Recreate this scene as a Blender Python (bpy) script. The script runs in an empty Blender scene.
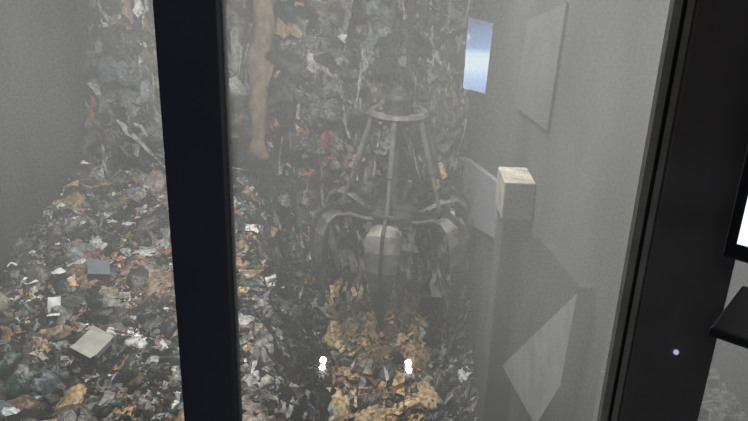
import bpy, math, random
import numpy as np
from mathutils import Vector, Matrix, noise as mn

rng = np.random.default_rng(7)
random.seed(7)
scene = bpy.context.scene
scene.view_settings.view_transform = 'Standard'

# ------------------------------------------------------------------ helpers
def new_mat(name):
    m = bpy.data.materials.new(name); m.use_nodes = True
    nt = m.node_tree; nt.nodes.clear()
    out = nt.nodes.new('ShaderNodeOutputMaterial')
    return m, nt, out

def pmat(name, c1, c2=None, scale=5.0, rough=0.8, metal=0.0, bump=0.2, detail=6, stretch=(1,1,1), spec=0.3):
    m, nt, out = new_mat(name)
    N, L = nt.nodes, nt.links
    b = N.new('ShaderNodeBsdfPrincipled')
    tc = N.new('ShaderNodeTexCoord'); mp = N.new('ShaderNodeMapping')
    mp.inputs['Scale'].default_value = stretch
    nz = N.new('ShaderNodeTexNoise'); nz.inputs['Scale'].default_value = scale; nz.inputs['Detail'].default_value = detail
    cr = N.new('ShaderNodeValToRGB')
    cr.color_ramp.elements[0].position = 0.35; cr.color_ramp.elements[1].position = 0.65
    cr.color_ramp.elements[0].color = (*c1, 1); cr.color_ramp.elements[1].color = (*(c2 or c1), 1)
    bp = N.new('ShaderNodeBump'); bp.inputs['Strength'].default_value = bump; bp.inputs['Distance'].default_value = 0.05
    L.new(tc.outputs['Object'], mp.inputs['Vector']); L.new(mp.outputs[0], nz.inputs['Vector'])
    L.new(nz.outputs['Fac'], cr.inputs['Fac']); L.new(cr.outputs[0], b.inputs['Base Color'])
    L.new(nz.outputs['Fac'], bp.inputs['Height']); L.new(bp.outputs[0], b.inputs['Normal'])
    b.inputs['Roughness'].default_value = rough; b.inputs['Metallic'].default_value = metal
    b.inputs['Specular IOR Level'].default_value = spec
    L.new(b.outputs[0], out.inputs[0])
    return m

def emat(name, col, s):
    m, nt, out = new_mat(name)
    e = nt.nodes.new('ShaderNodeEmission'); e.inputs[0].default_value = (*col, 1); e.inputs[1].default_value = s
    nt.links.new(e.outputs[0], out.inputs[0]); return m

def mesh_obj(name, verts, faces, mat=None, parent=None, smooth=False):
    me = bpy.data.meshes.new(name); me.from_pydata([tuple(v) for v in verts], [], faces); me.update()
    o = bpy.data.objects.new(name, me); scene.collection.objects.link(o)
    if mat: me.materials.append(mat)
    if parent: o.parent = parent
    if smooth:
        for p in me.polygons: p.use_smooth = True
    return o

def box(name, a, b, mat, parent=None, bevel=0):
    x0,y0,z0 = a; x1,y1,z1 = b
    v = [(x0,y0,z0),(x1,y0,z0),(x1,y1,z0),(x0,y1,z0),(x0,y0,z1),(x1,y0,z1),(x1,y1,z1),(x0,y1,z1)]
    f = [(0,3,2,1),(4,5,6,7),(0,1,5,4),(1,2,6,5),(2,3,7,6),(3,0,4,7)]
    o = mesh_obj(name, v, f, mat, parent)
    if bevel:
        md = o.modifiers.new('bev','BEVEL'); md.width = bevel; md.segments = 2
    return o

def empty(name, loc=(0,0,0)):
    o = bpy.data.objects.new(name, None); o.location = loc; scene.collection.objects.link(o); return o

def tube(name, p, q, r, mat, parent=None, seg=12, r2=None):
    p = Vector(p); q = Vector(q); d = (q-p).normalized()
    a = d.orthogonal().normalized(); b = d.cross(a); r2 = r if r2 is None else r2
    v=[]; f=[]
    for c, rr in ((p,r),(q,r2)):
        for i in range(seg):
            t = 2*math.pi*i/seg; v.append(c + a*math.cos(t)*rr + b*math.sin(t)*rr)
    for i in range(seg):
        j=(i+1)%seg; f.append((i,j,seg+j,seg+i))
    f.append(tuple(range(seg))[::-1]); f.append(tuple(range(seg,2*seg)))
    return mesh_obj(name, v, f, mat, parent)

def lathe(name, prof, mat, parent=None, seg=32):
    v=[]; f=[]; n=len(prof)
    for i in range(seg):
        t=2*math.pi*i/seg
        for r,z in prof: v.append((r*math.cos(t), r*math.sin(t), z))
    for i in range(seg):
        j=(i+1)%seg
        for k in range(n):
            k2=(k+1)%n
            f.append((i*n+k, j*n+k, j*n+k2, i*n+k2))
    return mesh_obj(name, v, f, mat, parent)

# ------------------------------------------------------------------ materials
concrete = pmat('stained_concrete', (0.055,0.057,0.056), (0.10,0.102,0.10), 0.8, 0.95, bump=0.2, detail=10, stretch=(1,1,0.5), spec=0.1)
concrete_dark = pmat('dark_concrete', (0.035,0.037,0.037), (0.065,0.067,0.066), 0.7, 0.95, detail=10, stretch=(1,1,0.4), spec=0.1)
frame_m = pmat('dark_frame_paint', (0.050,0.052,0.075), (0.057,0.059,0.085), 9, 0.6, bump=0.03)
post_m = pmat('brown_black_frame_paint', (0.125,0.113,0.110), (0.145,0.133,0.128), 9, 0.65, bump=0.03)
seal_m = pmat('olive_rubber_seal', (0.26,0.255,0.21), (0.34,0.33,0.28), 20, 0.6, bump=0.05)
room_m = pmat('control_room_paint', (0.10,0.10,0.10), (0.12,0.12,0.12), 3, 0.9, bump=0.05)
steel_m = pmat('dusty_grab_steel', (0.020,0.019,0.018), (0.075,0.071,0.064), 3.5, 0.6, 0.2, 0.3)
rod_m = pmat('dusty_rod_steel', (0.11,0.107,0.098), (0.22,0.215,0.20), 3.5, 0.5, 0.2, 0.2)
steel_l = pmat('worn_blade_steel', (0.05,0.048,0.043), (0.33,0.315,0.285), 2.2, 0.45, 0.25, 0.35)
ring_m = pmat('dusty_ring_steel', (0.08,0.077,0.07), (0.20,0.19,0.17), 4, 0.6, 0.2, 0.3)
plate_l = pmat('scuffed_pale_plate', (0.19,0.20,0.21), (0.29,0.30,0.31), 3, 0.6, bump=0.2)
reflection_m = pmat('pale_reflection_patch', (0.09,0.092,0.092), (0.125,0.127,0.125), 2, 0.8, bump=0.1)  # paler colour for the reflection painted on the right wall
plate_b = pmat('cream_painted_steel', (0.27,0.255,0.215), (0.52,0.49,0.43), 4, 0.6, bump=0.15)
plate_d = pmat('dark_stained_plate', (0.018,0.021,0.026), (0.036,0.040,0.046), 3, 0.7, bump=0.2)
black_m = pmat('black_plastic', (0.012,0.012,0.014), (0.015,0.015,0.017), 10, 0.4, bump=0.02)
brown_m = pmat('brown_cardboard', (0.13,0.095,0.062), (0.25,0.185,0.125), 6, 0.95, bump=0.4, stretch=(1,1,0.6))
white_m = pmat('white_paper', (0.62,0.64,0.65), (0.82,0.84,0.84), 5, 0.8, bump=0.2)

def attr_mat(name, rough, spec):
    m, nt, out = new_mat(name); N,L = nt.nodes, nt.links
    b = N.new('ShaderNodeBsdfPrincipled'); a = N.new('ShaderNodeAttribute'); a.attribute_name = 'Col'
    tc = N.new('ShaderNodeTexCoord'); nz = N.new('ShaderNodeTexNoise'); nz.inputs['Scale'].default_value = 11; nz.inputs['Detail'].default_value = 7
    mr = N.new('ShaderNodeMapRange'); mr.inputs['From Min'].default_value=.35; mr.inputs['From Max'].default_value=.65
    mr.inputs['To Min'].default_value = 0.4; mr.inputs['To Max'].default_value = 1.25
    mx = N.new('ShaderNodeVectorMath'); mx.operation = 'SCALE'
    bp = N.new('ShaderNodeBump'); bp.inputs['Strength'].default_value = 0.7; bp.inputs['Distance'].default_value = 0.05
    L.new(tc.outputs['Object'], nz.inputs['Vector']); L.new(nz.outputs['Fac'], mr.inputs['Value'])
    L.new(a.outputs['Color'], mx.inputs[0]); L.new(mr.outputs[0], mx.inputs['Scale'])
    L.new(mx.outputs[0], b.inputs['Base Color']); L.new(nz.outputs['Fac'], bp.inputs['Height']); L.new(bp.outputs[0], b.inputs['Normal'])
    b.inputs['Roughness'].default_value = rough; b.inputs['Specular IOR Level'].default_value = spec
    L.new(b.outputs[0], out.inputs[0]); return m
waste_matte = attr_mat('waste_paper_and_card', 0.85, 0.2)
waste_plastic = attr_mat('waste_plastic_film', 0.36, 0.5)

# ------------------------------------------------------------------ waste heap
XL, XR, Y0, Y1 = -7.36, 2.36, 6.5, 21.88
EY=[6,9.6,12.6,18.4,22]; EX=[-1.1,-1.25,-1.65,-3.2,-4.0]
def fb(x,y,s,o=0.0):
    return mn.noise(Vector((x*s+o, y*s-o, o*0.7)))
def H(x,y):
    pit = -10.5 + max(-1.5,(y-14.0))*0.42 + 0.9*max(0,(x-1.2))**1.3
    pit += 0.7*math.exp(-((x-0.35)/0.9)**2-((y-15.2)/1.6)**2)
    zl = -7.5 + (y-9.5)*0.135 + 0.25*fb(x,y,0.45,3)
    e = float(np.interp(y,EY,EX)) + 0.45*fb(x*0.2,y,0.7,9)
    s = min(1,max(0,(e+0.85-x)/0.95)); s = s*s*(3-2*s)
    h = pit*(1-s)+zl*s
    back = -9 + (y-17.6+0.9*fb(x,y*0.3,0.6,5))*3.1
    back = min(back, 0.8+0.5*fb(x,y,0.5))
    h = max(h, back)
    h += 0.30*fb(x,y,0.9,1)+0.18*fb(x,y,2.3,2)+0.10*fb(x,y,5.5,4)
    return h
nx, ny = 128, 200
xs = np.linspace(XL,XR,nx); ys = np.linspace(Y0,Y1,ny)
Z = np.array([[H(x,y) for x in xs] for y in ys])
GX,GY = np.meshgrid(xs,ys)
BV = np.stack([GX,GY,Z],-1).reshape(-1,3)
idx = np.arange(nx*ny).reshape(ny,nx)
a=idx[:-1,:-1].ravel(); b=idx[:-1,1:].ravel(); c=idx[1:,1:].ravel(); d=idx[1:,:-1].ravel()
BT = np.concatenate([np.stack([a,b,c],-1),np.stack([a,c,d],-1)])
BC = np.tile(np.array([0.045,0.042,0.036]),(len(BV),1))
P0,P1,P2 = BV[BT[:,0]],BV[BT[:,1]],BV[BT[:,2]]
CN = np.cross(P1-P0,P2-P0); AR = np.linalg.norm(CN,axis=1)/2; NRM = CN/(2*AR[:,None])
CEN = (P0+P1+P2)/3

allV=[BV]; allT=[BT]; allC=[BC]; allM=[np.zeros(len(BT),int)]; allS=[np.zeros(len(BT),bool)]
voff=[len(BV)]

PAL = np.array([[0.014,0.015,0.014],[0.03,0.029,0.026],[0.055,0.051,0.044],[0.11,0.103,0.089],[0.18,0.170,0.150],
                [0.32,0.305,0.275],[0.58,0.57,0.54],[0.86,0.87,0.85],[0.09,0.11,0.13],[0.15,0.20,0.235],[0.30,0.36,0.39],
                [0.34,0.10,0.075],[0.38,0.22,0.14],[0.60,0.43,0.22],[0.34,0.24,0.15],[0.05,0.10,0.085],[0.46,0.35,0.32]])
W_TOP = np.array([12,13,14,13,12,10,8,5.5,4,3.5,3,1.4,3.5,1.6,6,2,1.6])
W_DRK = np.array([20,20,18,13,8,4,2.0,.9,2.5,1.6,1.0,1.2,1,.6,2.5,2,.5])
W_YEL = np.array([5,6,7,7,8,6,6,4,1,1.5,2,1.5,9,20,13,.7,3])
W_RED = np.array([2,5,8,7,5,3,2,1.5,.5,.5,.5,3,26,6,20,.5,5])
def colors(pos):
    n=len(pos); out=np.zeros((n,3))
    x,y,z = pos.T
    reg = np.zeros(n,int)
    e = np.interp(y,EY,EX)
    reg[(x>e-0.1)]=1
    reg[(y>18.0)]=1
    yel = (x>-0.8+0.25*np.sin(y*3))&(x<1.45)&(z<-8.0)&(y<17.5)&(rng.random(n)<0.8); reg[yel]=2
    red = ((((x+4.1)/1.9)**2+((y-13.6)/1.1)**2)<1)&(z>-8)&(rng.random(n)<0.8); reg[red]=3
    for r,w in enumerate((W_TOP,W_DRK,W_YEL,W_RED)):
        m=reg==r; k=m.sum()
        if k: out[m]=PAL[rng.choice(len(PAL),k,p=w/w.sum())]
    out*=rng.uniform(0.65,1.3,(n,1)); out*=rng.uniform(0.95,1.05,(n,3))
    return np.clip(out,0.008,0.9)

def sample(n, wfun=None):
    w = AR.copy()
    w *= np.where(CEN[:,1]<8.5,0.4,1.0)
    if wfun is not None: w = w*wfun(CEN)
    t = rng.choice(len(BT), n, p=w/w.sum())
    r1=np.sqrt(rng.random(n)); r2=rng.random(n)
    p = (1-r1)[:,None]*P0[t]+(r1*(1-r2))[:,None]*P1[t]+(r1*r2)[:,None]*P2[t]
    return p, NRM[t]

def frames(nrm, tilt, hang=None):
    n=len(nrm)
    nn = nrm + rng.normal(0,tilt,(n,3)); nn/=np.linalg.norm(nn,axis=1)[:,None]
    r = rng.normal(0,1,(n,3)) if hang is None else np.array([0,0,-1.0])+rng.normal(0,hang,(n,3))
    tx = r-(r*nn).sum(1)[:,None]*nn; tx/=np.linalg.norm(tx,axis=1)[:,None]
    ty = np.cross(nn,tx)
    return np.stack([tx,ty,nn],-1)

def add(tv, tt, pos, R, scale, jit, mat, smooth, cols, lift=0.0):
    n=len(pos); k=len(tv)
    L = tv[None]*np.ones((n,1,1)) + rng.normal(0,1,(n,k,3))*np.array(jit)
    L = L*scale[:,None,:]
    Wd = np.einsum('nij,nkj->nki',R,L)+pos[:,None,:]+R[:,None,:,2]*lift
    Wd[:,:,0] = np.clip(Wd[:,:,0],XL,XR)
    Wd[:,:,1] = np.clip(Wd[:,:,1],Y0,Y1)
    T = (tt[None]+ (np.arange(n)*k)[:,None,None]).reshape(-1,3)+voff[0]
    allV.append(Wd.reshape(-1,3)); allT.append(T); allC.append(np.repeat(cols,k,0))
    allM.append(np.full(len(T),mat)); allS.append(np.full(len(T),smooth)); voff[0]+=n*k

def grid_t(nu,nv):
    u=np.linspace(-.5,.5,nu); v=np.linspace(-.5,.5,nv)
    tv=np.array([[x,y,0] for y in v for x in u]); tt=[]
    for j in range(nv-1):
        for i in range(nu-1):
            q=j*nu+i; tt+=[[q,q+1,q+nu+1],[q,q+nu+1,q+nu]]
    return tv,np.array(tt)
import bmesh
def ico(sub):
    bm=bmesh.new(); bmesh.ops.create_icosphere(bm,subdivisions=sub,radius=0.5)
    tv=np.array([v.co[:] for v in bm.verts]); tt=np.array([[v.index for v in f.verts] for f in bm.faces]); bm.free(); return tv,tt
cubeV=np.array([[x,y,z] for x in(-.5,.5) for y in(-.5,.5) for z in(-.5,.5)])
cubeT=np.array([[0,1,3],[0,3,2],[4,6,7],[4,7,5],[0,4,5],[0,5,1],[2,3,7],[2,7,6],[0,2,6],[0,6,4],[1,5,7],[1,7,3]])

flat = lambda c: np.where(NRM[:,2]>0.6,1.0,0.35)
# crumpled paper / film scraps
g4=grid_t(4,4)
n=27000; p,nr=sample(n,flat); s=0.055+rng.gamma(2.0,0.040,n)
sc=np.stack([s*rng.uniform(.7,1.6,n),s,s],-1)
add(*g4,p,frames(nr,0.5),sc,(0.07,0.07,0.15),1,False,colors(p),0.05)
n=1500; p,nr=sample(n); s=rng.uniform(.22,.5,n); sc=np.stack([s*rng.uniform(.7,1.4,n),s,s*.7],-1)
add(*grid_t(7,7),p,frames(nr,0.4),sc,(0.03,0.03,0.09),2,False,colors(p)*.7,0.05)
# bags
n=3600; p,nr=sample(n); s=rng.uniform(.10,.36,n); sc=np.stack([s*rng.uniform(.8,1.6,n),s,s*rng.uniform(.4,.8,n)],-1)
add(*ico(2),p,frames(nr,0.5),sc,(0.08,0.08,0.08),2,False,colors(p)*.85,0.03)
n=480; p,nr=sample(n,lambda c:(c[:,1]<18)*1.0+0.5); s=rng.uniform(.35,.75,n); sc=np.stack([s*1.2,s*.9,s*.55],-1)
add(*ico(3),p,frames(nr,0.3),sc,(0.03,0.03,0.045),2,True,colors(p)*.7,0.03)
# cartons
n=1900; p,nr=sample(n); s=rng.uniform(.08,.28,n); sc=np.stack([s*rng.uniform(1,1.8,n),s,s*rng.uniform(.1,.6,n)],-1)
add(cubeV,cubeT,p,frames(nr,0.5),sc,(0.05,0.05,0.05),1,False,colors(p),0.07)
# big dark drapes in the back face
def back(c): return ((c[:,1]>17.6))*1.0
n=800; p,nr=sample(n,back); s=rng.uniform(.5,1.2,n); sc=np.stack([s*1.6,s*.8,s],-1)
add(*grid_t(7,6),p,frames(nr,0.3,0.3),sc,(0.03,0.04,0.09),2,True,colors(p)*.9,0.14)
# a few red bags caught in the back face
n=22; p,nr=sample(n,lambda c: (c[:,1]>17.2)*np.exp(-((c[:,0]+1.3)/0.9)**2-((c[:,2]+5.6)/1.0)**2)); s=rng.uniform(.25,.55,n); sc=np.stack([s*1.3,s,s*.5],-1)
add(*ico(3),p,frames(nr,0.3),sc,(0.05,0.05,0.06),2,True,np.array([.26,.085,.07])*rng.uniform(.5,1.3,(n,1)),0.16)
# ochre bags, sheets and pulp in the pit bottom
def ych(c):
    return ((c[:,0]>-0.7)&(c[:,0]<1.3)&(c[:,1]<17.2)&(c[:,1]>12))*1.0
n=46; p,nr=sample(n,ych); s=rng.uniform(.4,.95,n); sc=np.stack([s*1.6,s*.9,s*.4],-1)
yc=np.array([0.62,0.46,0.27])*rng.uniform(.45,1.25,(n,1))
add(*ico(3),p,frames(nr,0.3),sc,(0.03,0.03,0.05),1,True,yc,0.05)
n=210; p,nr=sample(n,ych); s=rng.uniform(.2,.5,n); sc=np.stack([s*1.4,s,s],-1)
yc=np.array([0.60,0.42,0.23])*rng.uniform(.35,1.4,(n,1))
add(*grid_t(6,6),p,frames(nr,0.35),sc,(0.04,0.04,0.08),1,False,yc,0.14)
# hanging ribbons of film on the steep faces
def steep(c): return ((c[:,1]>17.6)|(c[:,0]>-2.6))*np.where(NRM[:,2]<0.6,1.0,0.05)
st=grid_t(2,9); tv=st[0].copy(); tv=np.stack([tv[:,1],tv[:,0],tv[:,2]],-1)
n=4600; p,nr=sample(n,steep); sc=np.stack([rng.uniform(.35,1.7,n),rng.uniform(.03,.12,n),rng.uniform(.1,.3,n)],-1)
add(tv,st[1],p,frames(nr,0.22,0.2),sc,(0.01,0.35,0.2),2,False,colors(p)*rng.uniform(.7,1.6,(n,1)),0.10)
n=200; p,nr=sample(n,lambda c: (c[:,1]>17.6)*1.0); sc=np.stack([rng.uniform(1.5,3.6,n),rng.uniform(.03,.08,n),rng.uniform(.1,.3,n)],-1)
add(tv,st[1],p,frames(nr,0.15,0.08),sc,(0.01,0.3,0.12),2,False,np.array([.28,.275,.26])*rng.uniform(.3,1.5,(n,1)),0.25)
n=1400; p,nr=sample(n,steep); s=rng.uniform(.25,.6,n); sc=np.stack([s*1.5,s*.6,s],-1)
add(*grid_t(5,5),p,frames(nr,0.35,0.3),sc,(0.03,0.05,0.13),2,False,colors(p)*1.1,0.10)

V=np.concatenate(allV); T=np.concatenate(allT); C=np.clip(np.concatenate(allC),0,1); M=np.concatenate(allM); S=np.concatenate(allS)
me=bpy.data.meshes.new('waste_heap')
me.vertices.add(len(V)); me.vertices.foreach_set('co',V.ravel().astype(np.float32))
me.loops.add(len(T)*3); me.loops.foreach_set('vertex_index',T.ravel().astype(np.int32))
me.polygons.add(len(T)); me.polygons.foreach_set('loop_start',(np.arange(len(T))*3).astype(np.int32))
base_m = pmat('compacted_refuse', (0.012,0.011,0.009), (0.07,0.063,0.05), 7, 0.95, bump=0.8)
for m_ in (base_m,waste_matte,waste_plastic): me.materials.append(m_)
me.update(calc_edges=True)
me.polygons.foreach_set('material_index',M.astype(np.int32)); me.polygons.foreach_set('use_smooth',S)
ca=me.color_attributes.new('Col','FLOAT_COLOR','POINT'); ca.data.foreach_set('color',np.concatenate([C,np.ones((len(C),1))],1).ravel().astype(np.float32))
me.validate(); me.update()
heap=bpy.data.objects.new('waste_heap',me); scene.collection.objects.link(heap)

# ------------------------------------------------------------------ distinct refuse items
def carton(name, loc, size, rot, mat):
    sx,sy,sz=[k/2 for k in size]
    v=[(-sx,-sy,-sz),(sx,-sy,-sz),(sx,sy,-sz),(-sx,sy,-sz),(-sx,-sy,sz),(sx,-sy,sz),(sx,sy,sz),(-sx,sy,sz),
       (-sx*1.1,-sy*1.6,sz*1.25),(sx*.9,-sy*1.6,sz*1.3),(-sx*1.05,sy*1.5,sz*1.5),(sx*.95,sy*1.55,sz*1.1)]
    f=[(0,3,2,1),(4,5,6,7),(0,1,5,4),(1,2,6,5),(2,3,7,6),(3,0,4,7),(4,5,9,8),(7,6,11,10)]
    o=mesh_obj(name,v,f,mat); o.location=loc; o.rotation_euler=rot; return o
def sheet(name, loc, w, h, rot, mat, crum=0.05, n=9):
    v=[];f=[]
    for j in range(n):
        for i in range(n):
            x=(i/(n-1)-.5)*w; y=(j/(n-1)-.5)*h
            v.append((x,y,crum*mn.noise(Vector((x*5+loc[0],y*5,loc[1])))*2))
    for j in range(n-1):
        for i in range(n-1): q=j*n+i; f.append((q,q+1,q+n+1,q+n))
    o=mesh_obj(name,v,f,mat); o.location=loc; o.rotation_euler=rot
    md=o.modifiers.new('th','SOLIDIFY'); md.thickness=0.008; return o
def on(x,y,dz=0.15): return (x,y,H(x,y)+dz)
carton('cardboard_box', on(-4.68,10.9,.25), (.50,.34,.10), (.35,.1,-.5), pmat('pale_card',(.34,.34,.32),(.46,.45,.42),4,.8))
carton('cardboard_box', on(-5.4,13.2,.25), (.42,.36,.22), (.1,.2,.4), pmat('grey_blue_card',(0.12,0.16,0.18),(0.15,0.19,0.22),5,.8))
carton('cardboard_box', on(-3.6,15.2,.2), (.5,.35,.25), (.2,.2,1.1), brown_m)
sheet('paper_sheet', on(-5.75,11.9,.25), .22,.38,(.6,.1,.3), white_m)
sheet('paper_sheet', on(-6.1,13.0,.25), .22,.2,(.3,-.3,.8), white_m)
sheet('paper_sheet', (1.55,16.4,-8.35), .42,.95,(.95,.3,.6), white_m)
sheet('paper_sheet', (2.02,17.4,-7.3), .45,.6,(.9,.2,.3), white_m)
sheet('paper_sheet', (2.1,17.5,-6.8), .35,.45,(.9,.4,.8), white_m)
sheet('paper_sheet', on(-2.6,14.8,.25), .3,.25,(.4,.3,.1), white_m)

# brown carpet strip hanging down the back face
v=[];f=[]; K=36
for k in range(K):
    t=k/(K-1); z=-0.2-5.6*t
    cx=-2.98+0.10*math.sin(t*5.5)+0.20*t
    y=19.45-1.72*t-0.2
    w=0.29+0.05*math.sin(t*13)-0.08*t
    for s_ in (-1,-.4,.3,1): v.append((cx+w*s_+0.04*math.sin(t*31+s_), y-0.12*(1-abs(s_))+0.08*math.sin(t*22+s_*2), z))
for k in range(K-1):
    for i in range(3): q=k*4+i; f.append((q,q+1,q+5,q+4))
cs=mesh_obj('carpet_strip',v,f,brown_m,smooth=True); md=cs.modifiers.new('t','SOLIDIFY'); md.thickness=.04

# ------------------------------------------------------------------ bunker shell
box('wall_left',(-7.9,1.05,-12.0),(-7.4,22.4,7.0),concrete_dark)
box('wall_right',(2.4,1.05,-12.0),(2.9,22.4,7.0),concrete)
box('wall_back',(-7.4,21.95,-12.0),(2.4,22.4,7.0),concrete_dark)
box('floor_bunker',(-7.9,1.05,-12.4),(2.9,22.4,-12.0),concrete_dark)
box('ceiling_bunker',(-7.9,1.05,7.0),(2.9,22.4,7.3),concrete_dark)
wf=empty('wall_front')
box('lower_wall',(-7.4,1.03,-12.0),(2.4,1.25,-1.0),concrete_dark,wf)
box('upper_wall',(-7.4,1.03,0.9),(2.4,1.25,7.0),concrete_dark,wf)
box('side_wall_west',(-7.4,1.03,-1.0),(-1.3,1.25,0.9),concrete_dark,wf)
box('side_wall_east',(1.6,1.03,-1.0),(2.4,1.25,0.9),concrete_dark,wf)

def prism(name, pts, x0, x1, mat, parent=None):
    n=len(pts)
    v=[(x0,y,z) for y,z in pts]+[(x1,y,z) for y,z in pts]
    f=[tuple(range(n)),tuple(range(2*n-1,n-1,-1))]+[(i,i+n,(i+1)%n+n,(i+1)%n) for i in range(n)]
    return mesh_obj(name,v,f,mat,parent)
prism('chute_plate',[(7.13,-3.75),(7.24,-5.01),(8.05,-6.2),(10.54,-6.94)],2.2,2.395,plate_l)
prism('chute_plate',[(9.35,-4.07),(7.16,-3.70),(10.45,-6.86),(10.45,-4.7)],2.24,2.395,plate_d)
prism('chute_plate',[(18.9,-6.0),(12.6,-4.55),(12.2,-5.45),(17.9,-7.4)],2.28,2.395,pmat('blue_grey_plate',(0.22,0.24,0.27),(0.30,0.32,0.35),3,.6))
but=empty('wall_buttress')
box('shaft',(1.98,10.6,-9.6),(2.395,11.2,-4.28),concrete,but,0.02)
box('cap',(1.93,10.5,-4.32),(2.395,11.25,-3.72),plate_b,but,0.02)
prism('wall_reflection',[(12.4,-1.62),(9.9,-1.05),(10.1,-2.8),(12.7,-3.1)],2.36,2.395,reflection_m)  # pale shape on the wall standing in for a reflection in the glass

# dusty debris ledge low on the right wall near the window
lg=empty('concrete_ledge')
lv=[];lf=[]; NL=60; NX=16
for j in range(NL):
    for i in range(NX):
        x=2.02+0.37*i/(NX-1); y=1.4+3.1*j/(NL-1)
        lv.append((x,y,-2.88+0.05*mn.noise(Vector((x*7,y*7,0)))+0.04*mn.noise(Vector((x*19,y*19,3)))))
for j in range(NL-1):
    for i in range(NX-1): q=j*NX+i; lf.append((q,q+1,q+NX+1,q+NX))
mesh_obj('dust_cover',lv,lf,pmat('ledge_dust',(0.04,0.037,0.03),(0.20,0.19,0.165),18,0.95,bump=0.9),lg)
box('slab',(2.02,1.4,-3.2),(2.395,4.5,-2.93),concrete,lg)

# ------------------------------------------------------------------ overhead crane + grab
cr=empty('overhead_crane')
yel=pmat('crane_paint',(0.4,0.28,0.05),(0.5,0.36,0.08),4,0.6)
for yy in (14.6,16.3): box('girder',(-7.35,yy,5.2),(2.35,yy+0.35,6.0),yel,cr)
box('trolley',(-0.6,14.5,6.0),(1.5,16.75,6.5),steel_m,cr)
tube('rope_drum',(-0.4,15.6,5.7),(1.3,15.6,5.7),0.3,steel_m,cr,20)

GX0,GY0=0.44,15.6
grab=empty('orange_peel_grab',(GX0,GY0,0))
rope_m=pmat('wire_rope',(0.016,0.016,0.015),(0.04,0.04,0.037),8,.6)
for dx,dy in ((-.18,-.08),(.18,-.08),(-.16,.10),(.16,.10)):
    tube('rope',(dx,dy,-3.6),(dx,dy,5.4),0.034,rope_m,grab,8)
lathe('rope_socket',[(0.01,-3.40),(.12,-3.43),(.20,-3.55),(.30,-3.70),(.30,-3.86),(.01,-3.86)],steel_m,grab,20)
lathe('head_ring',[(.50,-3.97),(.62,-3.97),(.67,-4.04),(.62,-4.12),(.50,-4.12)],ring_m,grab,36)
lathe('head_hub',[(.01,-3.84),(.30,-3.84),(.34,-4.0),(.30,-4.30),(.01,-4.35)],steel_m,grab,20)
for k in range(6):
    t=math.radians(22+60*k)
    tube('ring_spoke',(.25*math.cos(t),.25*math.sin(t),-4.05),(.58*math.cos(t),.58*math.sin(t),-4.05),.05,ring_m,grab,8)
for k in range(2):
    ang=k*math.pi/2
    c=Vector((0,0,-3.62)); ax=Vector((math.cos(ang),math.sin(ang),0))*.06
    tube('sheave',c-ax,c+ax,0.24,steel_m,grab,20)
tube('centre_column',(0,0,-4.2),(0,0,-6.3),0.08,rod_m,grab,16)
lathe('lower_hub',[(.01,-6.15),(.40,-6.17),(.55,-6.27),(.55,-6.52),(.36,-6.72),(.01,-6.78)],steel_m,grab,24)
prof=[(.42,-6.42,.12),(.80,-6.32,.15),(1.15,-6.16,.20),(1.45,-6.08,.28),(1.70,-6.20,.35),(1.83,-6.52,.36),(1.86,-6.95,.31),(1.80,-7.50,.21),(1.68,-8.00,.10),(1.6,-8.35,.02)]
for k in range(6):
    t=math.radians(22+60*k)
    R=Matrix.Rotation(t,4,'Z')
    v=[];f=[]; n=len(prof); m=7
    for i,(r,z,w) in enumerate(prof):
        p0=prof[max(0,i-1)]; p1=prof[min(n-1,i+1)]
        tx,tz=p1[0]-p0[0],p1[1]-p0[1]; l=math.hypot(tx,tz)
        for j in range(m):
            s_=j/(m-1)*2-1
            bow=-0.22*w*s_*s_
            v.append(R@Vector((r+bow*abs(tz)/l, s_*w, z+bow*abs(tx)/l)))
    for i in range(n-1):
        for j in range(m-1): q=i*m+j; f.append((q,q+1,q+m+1,q+m))
    o=mesh_obj('claw_blade',v,f,steel_l,grab); md=o.modifiers.new('t','SOLIDIFY'); md.thickness=0.05; md.offset=0
    v=[];f=[]
    for i,(r,z,w) in enumerate(prof):
        p0=prof[max(0,i-1)]; p1=prof[min(n-1,i+1)]
        tx,tz=p1[0]-p0[0],p1[1]-p0[1]; l=math.hypot(tx,tz); ox,oz=-tz/l,tx/l
        hgt=0.20*(1-i/(n-1))+.03
        for sy in (-.035,.035):
            v.append(R@Vector((r,sy,z))); v.append(R@Vector((r+ox*hgt,sy,z+oz*hgt)))
    for i in range(n-1):
        q=i*4
        f+=[(q,q+4,q+5,q+1),(q+2,q+3,q+7,q+6),(q+1,q+5,q+7,q+3)]
    f+=[(0,1,3,2),((n-1)*4,(n-1)*4+2,(n-1)*4+3,(n-1)*4+1)]
    mesh_obj('claw_rib',v,f,steel_m,grab)
    a_=R@Vector((.58,0,-4.06)); b_=R@Vector((1.22,0,-5.96))
    tube('rod',a_,a_.lerp(b_,.6),0.062,rod_m,grab,12)
    tube('rod_piston',a_.lerp(b_,.55),b_,0.045,rod_m,grab,12)
    tube('rod_pin',R@Vector((1.22,-.16,-5.99)),R@Vector((1.22,.16,-5.99)),0.08,steel_m,grab,12)
    tube('hub_pin',R@Vector((.45,-.2,-6.42)),R@Vector((.45,.2,-6.42)),0.07,steel_m,grab,12)
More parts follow.
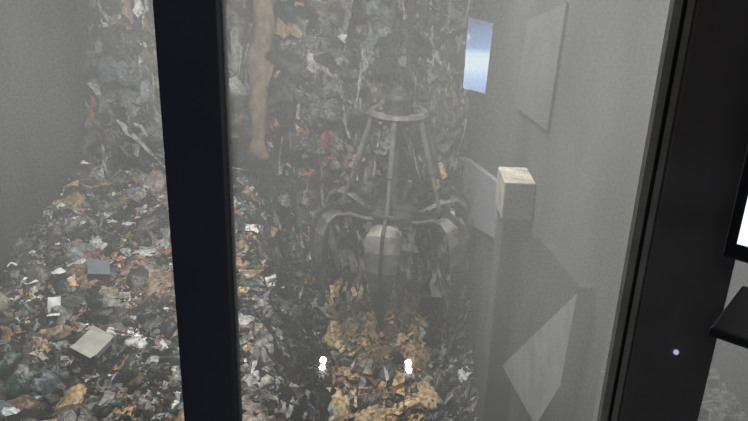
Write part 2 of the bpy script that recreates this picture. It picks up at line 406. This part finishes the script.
# refuse caught in the grab: ragged film hanging from the claws
v=[];f=[]
for k in range(90):
    t=rng.uniform(0,2*math.pi); r=rng.uniform(.3,1.8); z=-6.25+rng.uniform(-.25,.05); l=rng.uniform(.5,2.1); w=rng.uniform(.02,.09)
    px,py=r*math.cos(t),r*math.sin(t); base=len(v)
    for j in range(8):
        zz=z-l*j/7; ox=.06*math.sin(j*1.3+k); oy=.06*math.cos(j*1.7+k)
        ww=w*(1-.5*j/7)
        v+= [(px+ox-ww,py+oy,zz),(px+ox+ww,py+oy+ww*.5,zz)]
    for j in range(7): q=base+2*j; f.append((q,q+1,q+3,q+2))
mesh_obj('caught_film',v,f,pmat('grimy_film',(0.03,0.03,0.028),(0.20,0.195,0.18),3,.5),grab)

# ------------------------------------------------------------------ window frames and glass
wn=empty('window_1')
box('mullion',(-0.287,0.965,-1.0),(-0.207,1.03,0.9),frame_m,wn,0.003)
box('post',(0.397,0.975,-1.0),(0.520,1.03,0.9),post_m,wn,0.002)
box('seal_strip',(0.371,0.985,-1.0),(0.398,1.02,0.9),seal_m,wn)
box('seal_lip',(0.382,0.980,-1.0),(0.386,0.99,0.9),black_m,wn)
box('sill',(-1.3,0.90,-1.08),(1.6,1.05,-0.985),frame_m,wn)
box('head',(-1.3,0.93,0.86),(1.6,1.05,0.95),frame_m,wn)
box('jamb_west',(-1.36,0.93,-1.0),(-1.28,1.05,0.9),frame_m,wn)
box('jamb_east',(1.55,0.93,-1.0),(1.62,1.05,0.9),frame_m,wn)

gm,nt,out=new_mat('dusty_hazy_glass'); N,L=nt.nodes,nt.links
geo=N.new('ShaderNodeNewGeometry'); sep=N.new('ShaderNodeSeparateXYZ'); L.new(geo.outputs['Position'],sep.inputs[0])
def mr(src,a0,a1,b0,b1,smooth=True):
    n_=N.new('ShaderNodeMapRange'); n_.interpolation_type='SMOOTHSTEP' if smooth else 'LINEAR'
    for k_,v_ in zip(('From Min','From Max','To Min','To Max'),(a0,a1,b0,b1)): n_.inputs[k_].default_value=v_
    L.new(src,n_.inputs['Value']); return n_.outputs[0]
def math_(op,a_,b_):
    n_=N.new('ShaderNodeMath'); n_.operation=op
    for i_,q_ in enumerate((a_,b_)):
        if isinstance(q_,(int,float)): n_.inputs[i_].default_value=q_
        else: L.new(q_,n_.inputs[i_])
    return n_.outputs[0]
gz=mr(sep.outputs['Z'],-0.80,-0.18,0.10,0.43,False)  # dust veil thickened upward to stand in for depth haze
gx=mr(sep.outputs['X'],0.02,0.30,0.0,0.13)
mp=N.new('ShaderNodeMapping'); mp.inputs['Scale'].default_value=(9,9,2.2); L.new(geo.outputs['Position'],mp.inputs[0])
nz=N.new('ShaderNodeTexNoise'); nz.inputs['Scale'].default_value=1.0; nz.inputs['Detail'].default_value=5; L.new(mp.outputs[0],nz.inputs['Vector'])
nf=N.new('ShaderNodeTexNoise'); nf.inputs['Scale'].default_value=260; nf.inputs['Detail'].default_value=2; L.new(geo.outputs['Position'],nf.inputs['Vector'])
w=math_('ADD',gz,gx)
w=math_('MULTIPLY',w,mr(nz.outputs['Fac'],0.3,0.7,0.85,1.15,False))
w=math_('MULTIPLY',w,mr(nf.outputs['Fac'],0.3,0.7,0.9,1.1,False))
tr=N.new('ShaderNodeBsdfTransparent'); tr.inputs[0].default_value=(0.96,0.97,0.96,1)
tl=N.new('ShaderNodeBsdfTranslucent'); tl.inputs[0].default_value=(0.795,0.81,0.80,1)
df=N.new('ShaderNodeBsdfDiffuse'); df.inputs[0].default_value=(0.5,0.5,0.49,1)
m1=N.new('ShaderNodeMixShader'); m1.inputs[0].default_value=0.1; L.new(tl.outputs[0],m1.inputs[1]); L.new(df.outputs[0],m1.inputs[2])
m2=N.new('ShaderNodeMixShader'); L.new(w,m2.inputs[0]); L.new(tr.outputs[0],m2.inputs[1]); L.new(m1.outputs[0],m2.inputs[2])
gl=N.new('ShaderNodeBsdfGlossy'); gl.inputs['Roughness'].default_value=0.0
m3=N.new('ShaderNodeMixShader'); m3.inputs[0].default_value=0.06; L.new(m2.outputs[0],m3.inputs[1]); L.new(gl.outputs[0],m3.inputs[2])
L.new(m3.outputs[0],out.inputs[0])
for (x0,x1) in ((-1.28,-0.25),(-0.24,0.375),(0.51,1.56)):
    mesh_obj('glass_pane',[(x0,1.0,-1.0),(x1,1.0,-1.0),(x1,1.0,0.88),(x0,1.0,0.88)],[(0,1,2,3)],gm,wn)

# ------------------------------------------------------------------ control room shell
box('floor_control_room',(-2.5,-3.0,-1.95),(2.4,1.0,-1.87),room_m)
box('ceiling_control_room',(-2.5,-3.0,0.95),(2.4,1.0,1.03),room_m)
box('wall_room_back',(-2.5,-3.1,-1.87),(2.4,-3.0,0.95),room_m)
box('wall_room_west',(-2.6,-3.0,-1.87),(-2.5,1.0,0.95),room_m)
box('wall_room_east',(2.4,-3.0,-1.87),(2.5,1.0,0.95),room_m)
box('wall_room_front',(-2.5,0.93,-1.87),(2.4,1.02,-1.08),room_m)

dk=empty('operator_desk')
box('top',(-0.6,0.05,-1.19),(1.1,0.80,-1.15),black_m,dk,0.004)
for x_,y_ in ((-.55,.1),(1.02,.1),(-.55,.72),(1.02,.72)): box('leg',(x_,y_,-1.87),(x_+.05,y_+.05,-1.19),black_m,dk)
glint_m=emat('white_glint_emitter',(0.92,0.96,1.0),110)  # added emitters, mirrored in the pane as spots of reflected ceiling lights
def ball(name,loc,r,mat,parent):
    bm=bmesh.new(); bmesh.ops.create_icosphere(bm,subdivisions=3,radius=r); me_=bpy.data.meshes.new(name); bm.to_mesh(me_); bm.free()
    me_.materials.append(mat); o=bpy.data.objects.new(name,me_); o.location=loc; scene.collection.objects.link(o); o.parent=parent; return o
for x_ in (-.122,.106):
    box('glint_base',(x_-.03,.25,-1.15),(x_+.03,.36,-1.135),black_m,dk)
    ball('glint_source',(x_,.290,-1.127),0.0095,glint_m,dk); ball('glint_source',(x_,.324,-1.127),0.0085,glint_m,dk)

# portrait control display behind the operator (seen as a reflection in the glass)
cd=empty('control_display')
scr,nt,out=new_mat('blue_screen_glow'); N,L=nt.nodes,nt.links
tc=N.new('ShaderNodeTexCoord'); sp=N.new('ShaderNodeSeparateXYZ'); L.new(tc.outputs['Generated'],sp.inputs[0])
cr_=N.new('ShaderNodeValToRGB'); el=cr_.color_ramp.elements
el[0].position=0.0; el[0].color=(.30,.42,.75,1); el[1].position=1.0; el[1].color=(.06,.09,.16,1)
for pos,c_ in ((.18,(.45,.65,1,1)),(.36,(.8,.95,1,1)),(.52,(.75,.9,1,1)),(.60,(.25,.4,.7,1)),(.80,(.18,.28,.5,1))):
    e_=el.new(pos); e_.color=c_
L.new(sp.outputs['Z'],cr_.inputs[0])
em=N.new('ShaderNodeEmission'); em.inputs[1].default_value=13; L.new(cr_.outputs[0],em.inputs[0]); L.new(em.outputs[0],out.inputs[0])
box('bezel',(0.30,-0.735,-0.61),(0.405,-0.705,-0.335),black_m,cd,0.003)
mesh_obj('screen',[(0.308,-0.704,-0.60),(0.391,-0.704,-0.617),(0.397,-0.704,-0.365),(0.308,-0.704,-0.345)],[(0,3,2,1)],scr,cd)
box('stand',(0.34,-0.73,-1.87),(0.365,-0.71,-0.61),black_m,cd)
box('foot',(0.22,-0.85,-1.87),(0.48,-0.6,-1.85),black_m,cd)

mon=empty('computer_monitor',(0.373,0.73,-0.335))
mon.rotation_euler=(0,0,math.radians(-38))
box('housing',(0,0,0),(0.52,0.03,0.33),black_m,mon,0.004)
mesh_obj('screen',[(0.012,-0.001,0.020),(0.50,-0.001,0.020),(0.50,-0.001,0.312),(0.012,-0.001,0.312)],[(0,1,2,3)],emat('white_screen_glow',(0.85,0.93,1.0),1.3),mon)
box('neck',(0.23,0.03,-0.08),(0.29,0.05,0.15),black_m,mon)
box('shelf',(0.01,-0.03,-0.080),(0.52,0.10,-0.068),black_m,mon,0.003)
box('shelf_leg',(0.25,0.03,-0.814),(0.29,0.07,-0.08),black_m,mon)

il=empty('post_glint')  # added glowing ball in place of a reflected highlight on the post
ball('lens',(0.462,0.973,-0.606),0.004,emat('blue_white_glint',(0.55,0.62,0.9),0.7),il)  # not a lamp lens: the added ball standing in for the highlight

# ------------------------------------------------------------------ lights
def area(name,loc,target,sx,sy,p,col):
    l=bpy.data.lights.new(name,'AREA'); l.shape='RECTANGLE'; l.size=sx; l.size_y=sy; l.energy=p; l.color=col
    o=bpy.data.objects.new(name,l); o.location=loc; scene.collection.objects.link(o)
    o.rotation_euler=(Vector(target)-Vector(loc)).to_track_quat('-Z','Y').to_euler(); return o
area('heap_fill',(-4.5,11.5,5.0),(-4.2,12.5,-7),3,2,940,(1.0,0.98,0.94))
area('heap_fill',(0.4,12.6,2.5),(0.3,15.2,-9.5),1.2,1.2,640,(1.0,0.95,0.87))  # added warm fill, out of view, brightens the ochre heap
area('heap_fill',(0.0,9.0,3.0),(0.2,18.5,-4.5),1.2,1.2,190,(1.0,0.985,0.95))  # added unseen fill, lifts the back heap behind the grab
area('heap_fill',(-1.5,11.5,4.2),(0.2,1.0,-0.5),3,2,570,(1.0,1.0,0.985))  # added unseen fill aimed at the pane so its dust veil glows
area('ceiling_lamp',(-0.6,-1.2,0.9),(-0.2,0.5,-1),0.5,0.5,8.0,(0.97,0.95,1.0))
wd=bpy.data.worlds.new('world'); scene.world=wd; wd.use_nodes=True
wd.node_tree.nodes['Background'].inputs[0].default_value=(0.05,0.05,0.05,1)

# ------------------------------------------------------------------ camera
cam=bpy.data.cameras.new('camera'); co=bpy.data.objects.new('camera',cam); scene.collection.objects.link(co)
cam.sensor_width=36; cam.lens=36.1; cam.clip_start=0.02; cam.clip_end=200
co.matrix_world=Matrix.Rotation(math.radians(68),4,'X')@Matrix.Rotation(math.radians(2),4,'Z')
scene.camera=co
